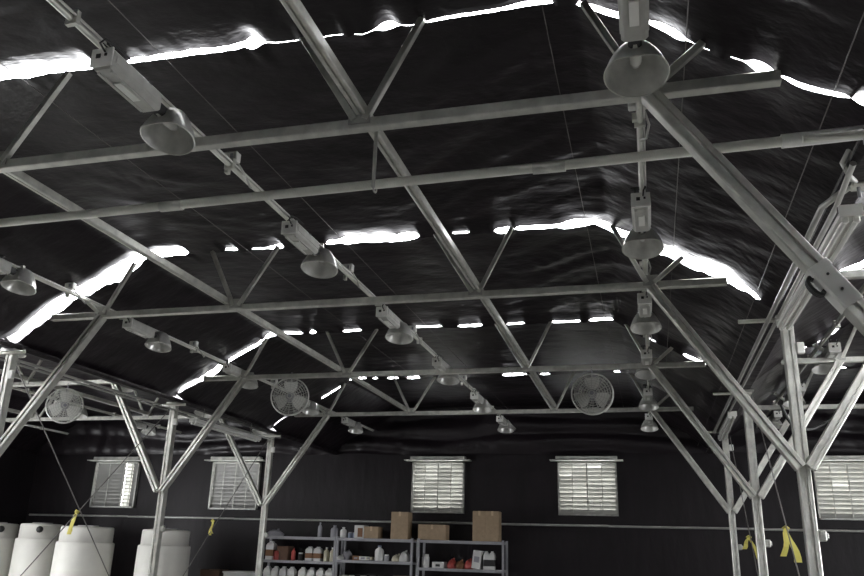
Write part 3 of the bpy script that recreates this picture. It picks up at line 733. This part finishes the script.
# second shelf, middle unit
sack(347, zB[1], 9, 8, 'greyp', 'small grey bag on the middle unit second shelf', seed=2)
sack(341, zB[1], 7, 4, 'poly', 'flat white bag at the joint of left and middle units', yo=.1, seed=3)
for i, (px, w, mm) in enumerate(((357, 7, 'brownlab'), (364, 8, 'poly'), (370, 6, 'cream'))):
    r = thing('small_carton', base(px, zB[1], .15), ['low brown pack on the middle unit second shelf', 'low white pack on the middle unit second shelf', 'low cream pack on the middle unit second shelf'][i], 'package')
    MB().box((0, 0, .05), (w * PX, .2, .1 - .02 * i), None, .01).build('pack', mm, r); MB().box((0, -.101, .05), (w * PX * .5, .004, .04)).build('paper_label', 'greyp', r)
bottle('spray_bottle', 379, zB[1], 8.5, 14, 'poly', 'bluep', 'white spray bottle with bluish head on the middle unit', 'bottle')
bottle('jar', 386.5, zB[1], 5, 6, 'greyp', 'poly', 'grey jar beside the bluish headed spray bottle', 'jar', shape='jar')
sack(397, zB[1], 10, 6, 'cream', 'cream crumpled bag on the middle unit second shelf', seed=4)
sack(404.5, zB[1], 10, 9, 'poly', 'white crumpled bag at the right end of the middle unit', yo=.14, seed=5)
# second shelf, right unit
bottle('white_bottle', 425.5, zC[1], 7, 12, 'poly', 'poly', 'white canister at the left end of the right unit', 'canister', shape='jar')
r = carton(439.5, zC[1], 11, 5.5, 'low white box on the right unit second shelf', 'poly', tape=False, grp=None); MB().box((0, -.172, .06), (.1, .004, .05)).build('paper_label', 'dark', r)
sack(452, zC[1], 9, 8, 'red', 'red bag on the right unit second shelf', seed=6)
sack(460.5, zC[1], 9, 7, 'brownlab', 'brown bag beside the red one on the right unit', seed=7)
sack(469, zC[1], 9, 8, 'red', 'second red bag, next to the white boxes of the right unit', seed=8)
r = carton(477, zC[1], 8, 16, 'leaning white box on the right unit second shelf', 'poly', tape=False, grp=None); MB().box((0, -.172, .2), (.12, .004, .12)).build('paper_label', 'greyp', r)
r.rotation_euler.y = .12; r.location.z += .015
for i, px in enumerate((486.5, 492.3)):
    bottle('plastic_jug', px, zC[1], 6, 14, 'poly', 'poly', ['left one of two white jugs with black labels', 'right one of two white jugs with black labels'][i], 'jug', lab='dark', shape='jug')
# third shelf
for i, px in enumerate((267, 275, 283, 291, 302, 311, 320, 329)):
    bottle('plastic_jug', px, zA[2], 8, 15, 'poly', 'cream', 'white jug on the third shelf of the left unit, %s from the left' % ['first', 'second', 'third', 'fourth', 'fifth', 'sixth', 'seventh', 'eighth'][i], 'jug', shape='jug', grp='white jugs on the third shelf')
for i, px in enumerate((344, 351, 363, 372, 381)):
    bottle('jar', px, zB[2], 7, 10, ['bluep', 'greyp'][i % 2], 'poly', '%s jar on the third shelf of the middle unit, %s from the left' % (['bluish', 'grey'][i % 2], ['first', 'second', 'third', 'fourth', 'fifth'][i]), 'jar', shape='jar', grp='jars on the third shelf')
bottle('jar', 427, zC[2], 8, 9, 'greyp', 'poly', 'grey jar at the left of the right unit third shelf', 'jar', shape='jar')
# floor things by the wall, left of the shelves
r = thing('cardboard_box', (-10.25, 18.2, 0), 'brown cardboard box left of the shelves, only its top showing', 'box')
MB().box((0, 0, .555), (.52, .45, 1.11), None, .01).build('carton', 'card2', r); MB().box((0, 0, 1.11), (.06, .452, .004)).build('packing_tape', 'tape', r)
r = thing('storage_bin', (-9.52, 18.25, 0), 'white bin between the brown box and the shelves', 'bin')
MB().lathe([(.42, 0), (.47, 1.05)], 4, Matrix.Rotation(pi / 4, 4, 'Z'), smooth=False).build('tub', 'poly', r); MB().box((0, 0, 1.07), (.72, .7, .05), None, .015).build('lid', 'poly', r)

# ------------------------------------------------------------------ daylight
w = bpy.data.worlds.new('overcast_sky'); bpy.context.scene.world = w; w.use_nodes = True
bg = w.node_tree.nodes['Background']; bg.inputs['Color'].default_value = (.97, .98, 1, 1); bg.inputs['Strength'].default_value = 16.0
def portal(name, loc, rot, sx, sy):            # guides the sky light that comes in through an added wall opening
    l = bpy.data.lights.new(name, 'AREA'); l.shape = 'RECTANGLE'; l.size = sx; l.size_y = sy; l.cycles.is_portal = True
    o = bpy.data.objects.new(name, l); C.objects.link(o); o.location = loc; o.rotation_euler = rot
portal('left_fill_opening', (XWL - .06, (FILL_L[0] + FILL_L[1]) / 2, FILL_L[3] / 2), (0, -pi / 2, 0), FILL_L[3], FILL_L[1] - FILL_L[0])
portal('right_fill_opening', (XWR + .06, (FILL_R[0] + FILL_R[1]) / 2, FILL_R[3] / 2), (0, pi / 2, 0), FILL_R[3], FILL_R[1] - FILL_R[0])

# ------------------------------------------------------------------ camera
cam = bpy.data.cameras.new('camera'); co = bpy.data.objects.new('camera', cam); C.objects.link(co)
cam.sensor_fit = 'HORIZONTAL'; cam.sensor_width = 36; cam.lens = FOC * 36 / 864; cam.clip_start = .02; cam.clip_end = 200
co.matrix_world = Matrix(((_R.x, _U.x, -_fw.x, CAM.x), (_R.y, _U.y, -_fw.y, CAM.y), (_R.z, _U.z, -_fw.z, CAM.z), (0, 0, 0, 1)))
S = bpy.context.scene; S.camera = co
S.view_settings.view_transform = 'Standard'; S.view_settings.look = 'None'; S.view_settings.exposure = .15; S.view_settings.gamma = 1; S.view_settings.use_curve_mapping = False
S.cycles.max_bounces = 8; S.cycles.diffuse_bounces = 4; S.cycles.caustics_reflective = False; S.cycles.caustics_refractive = False
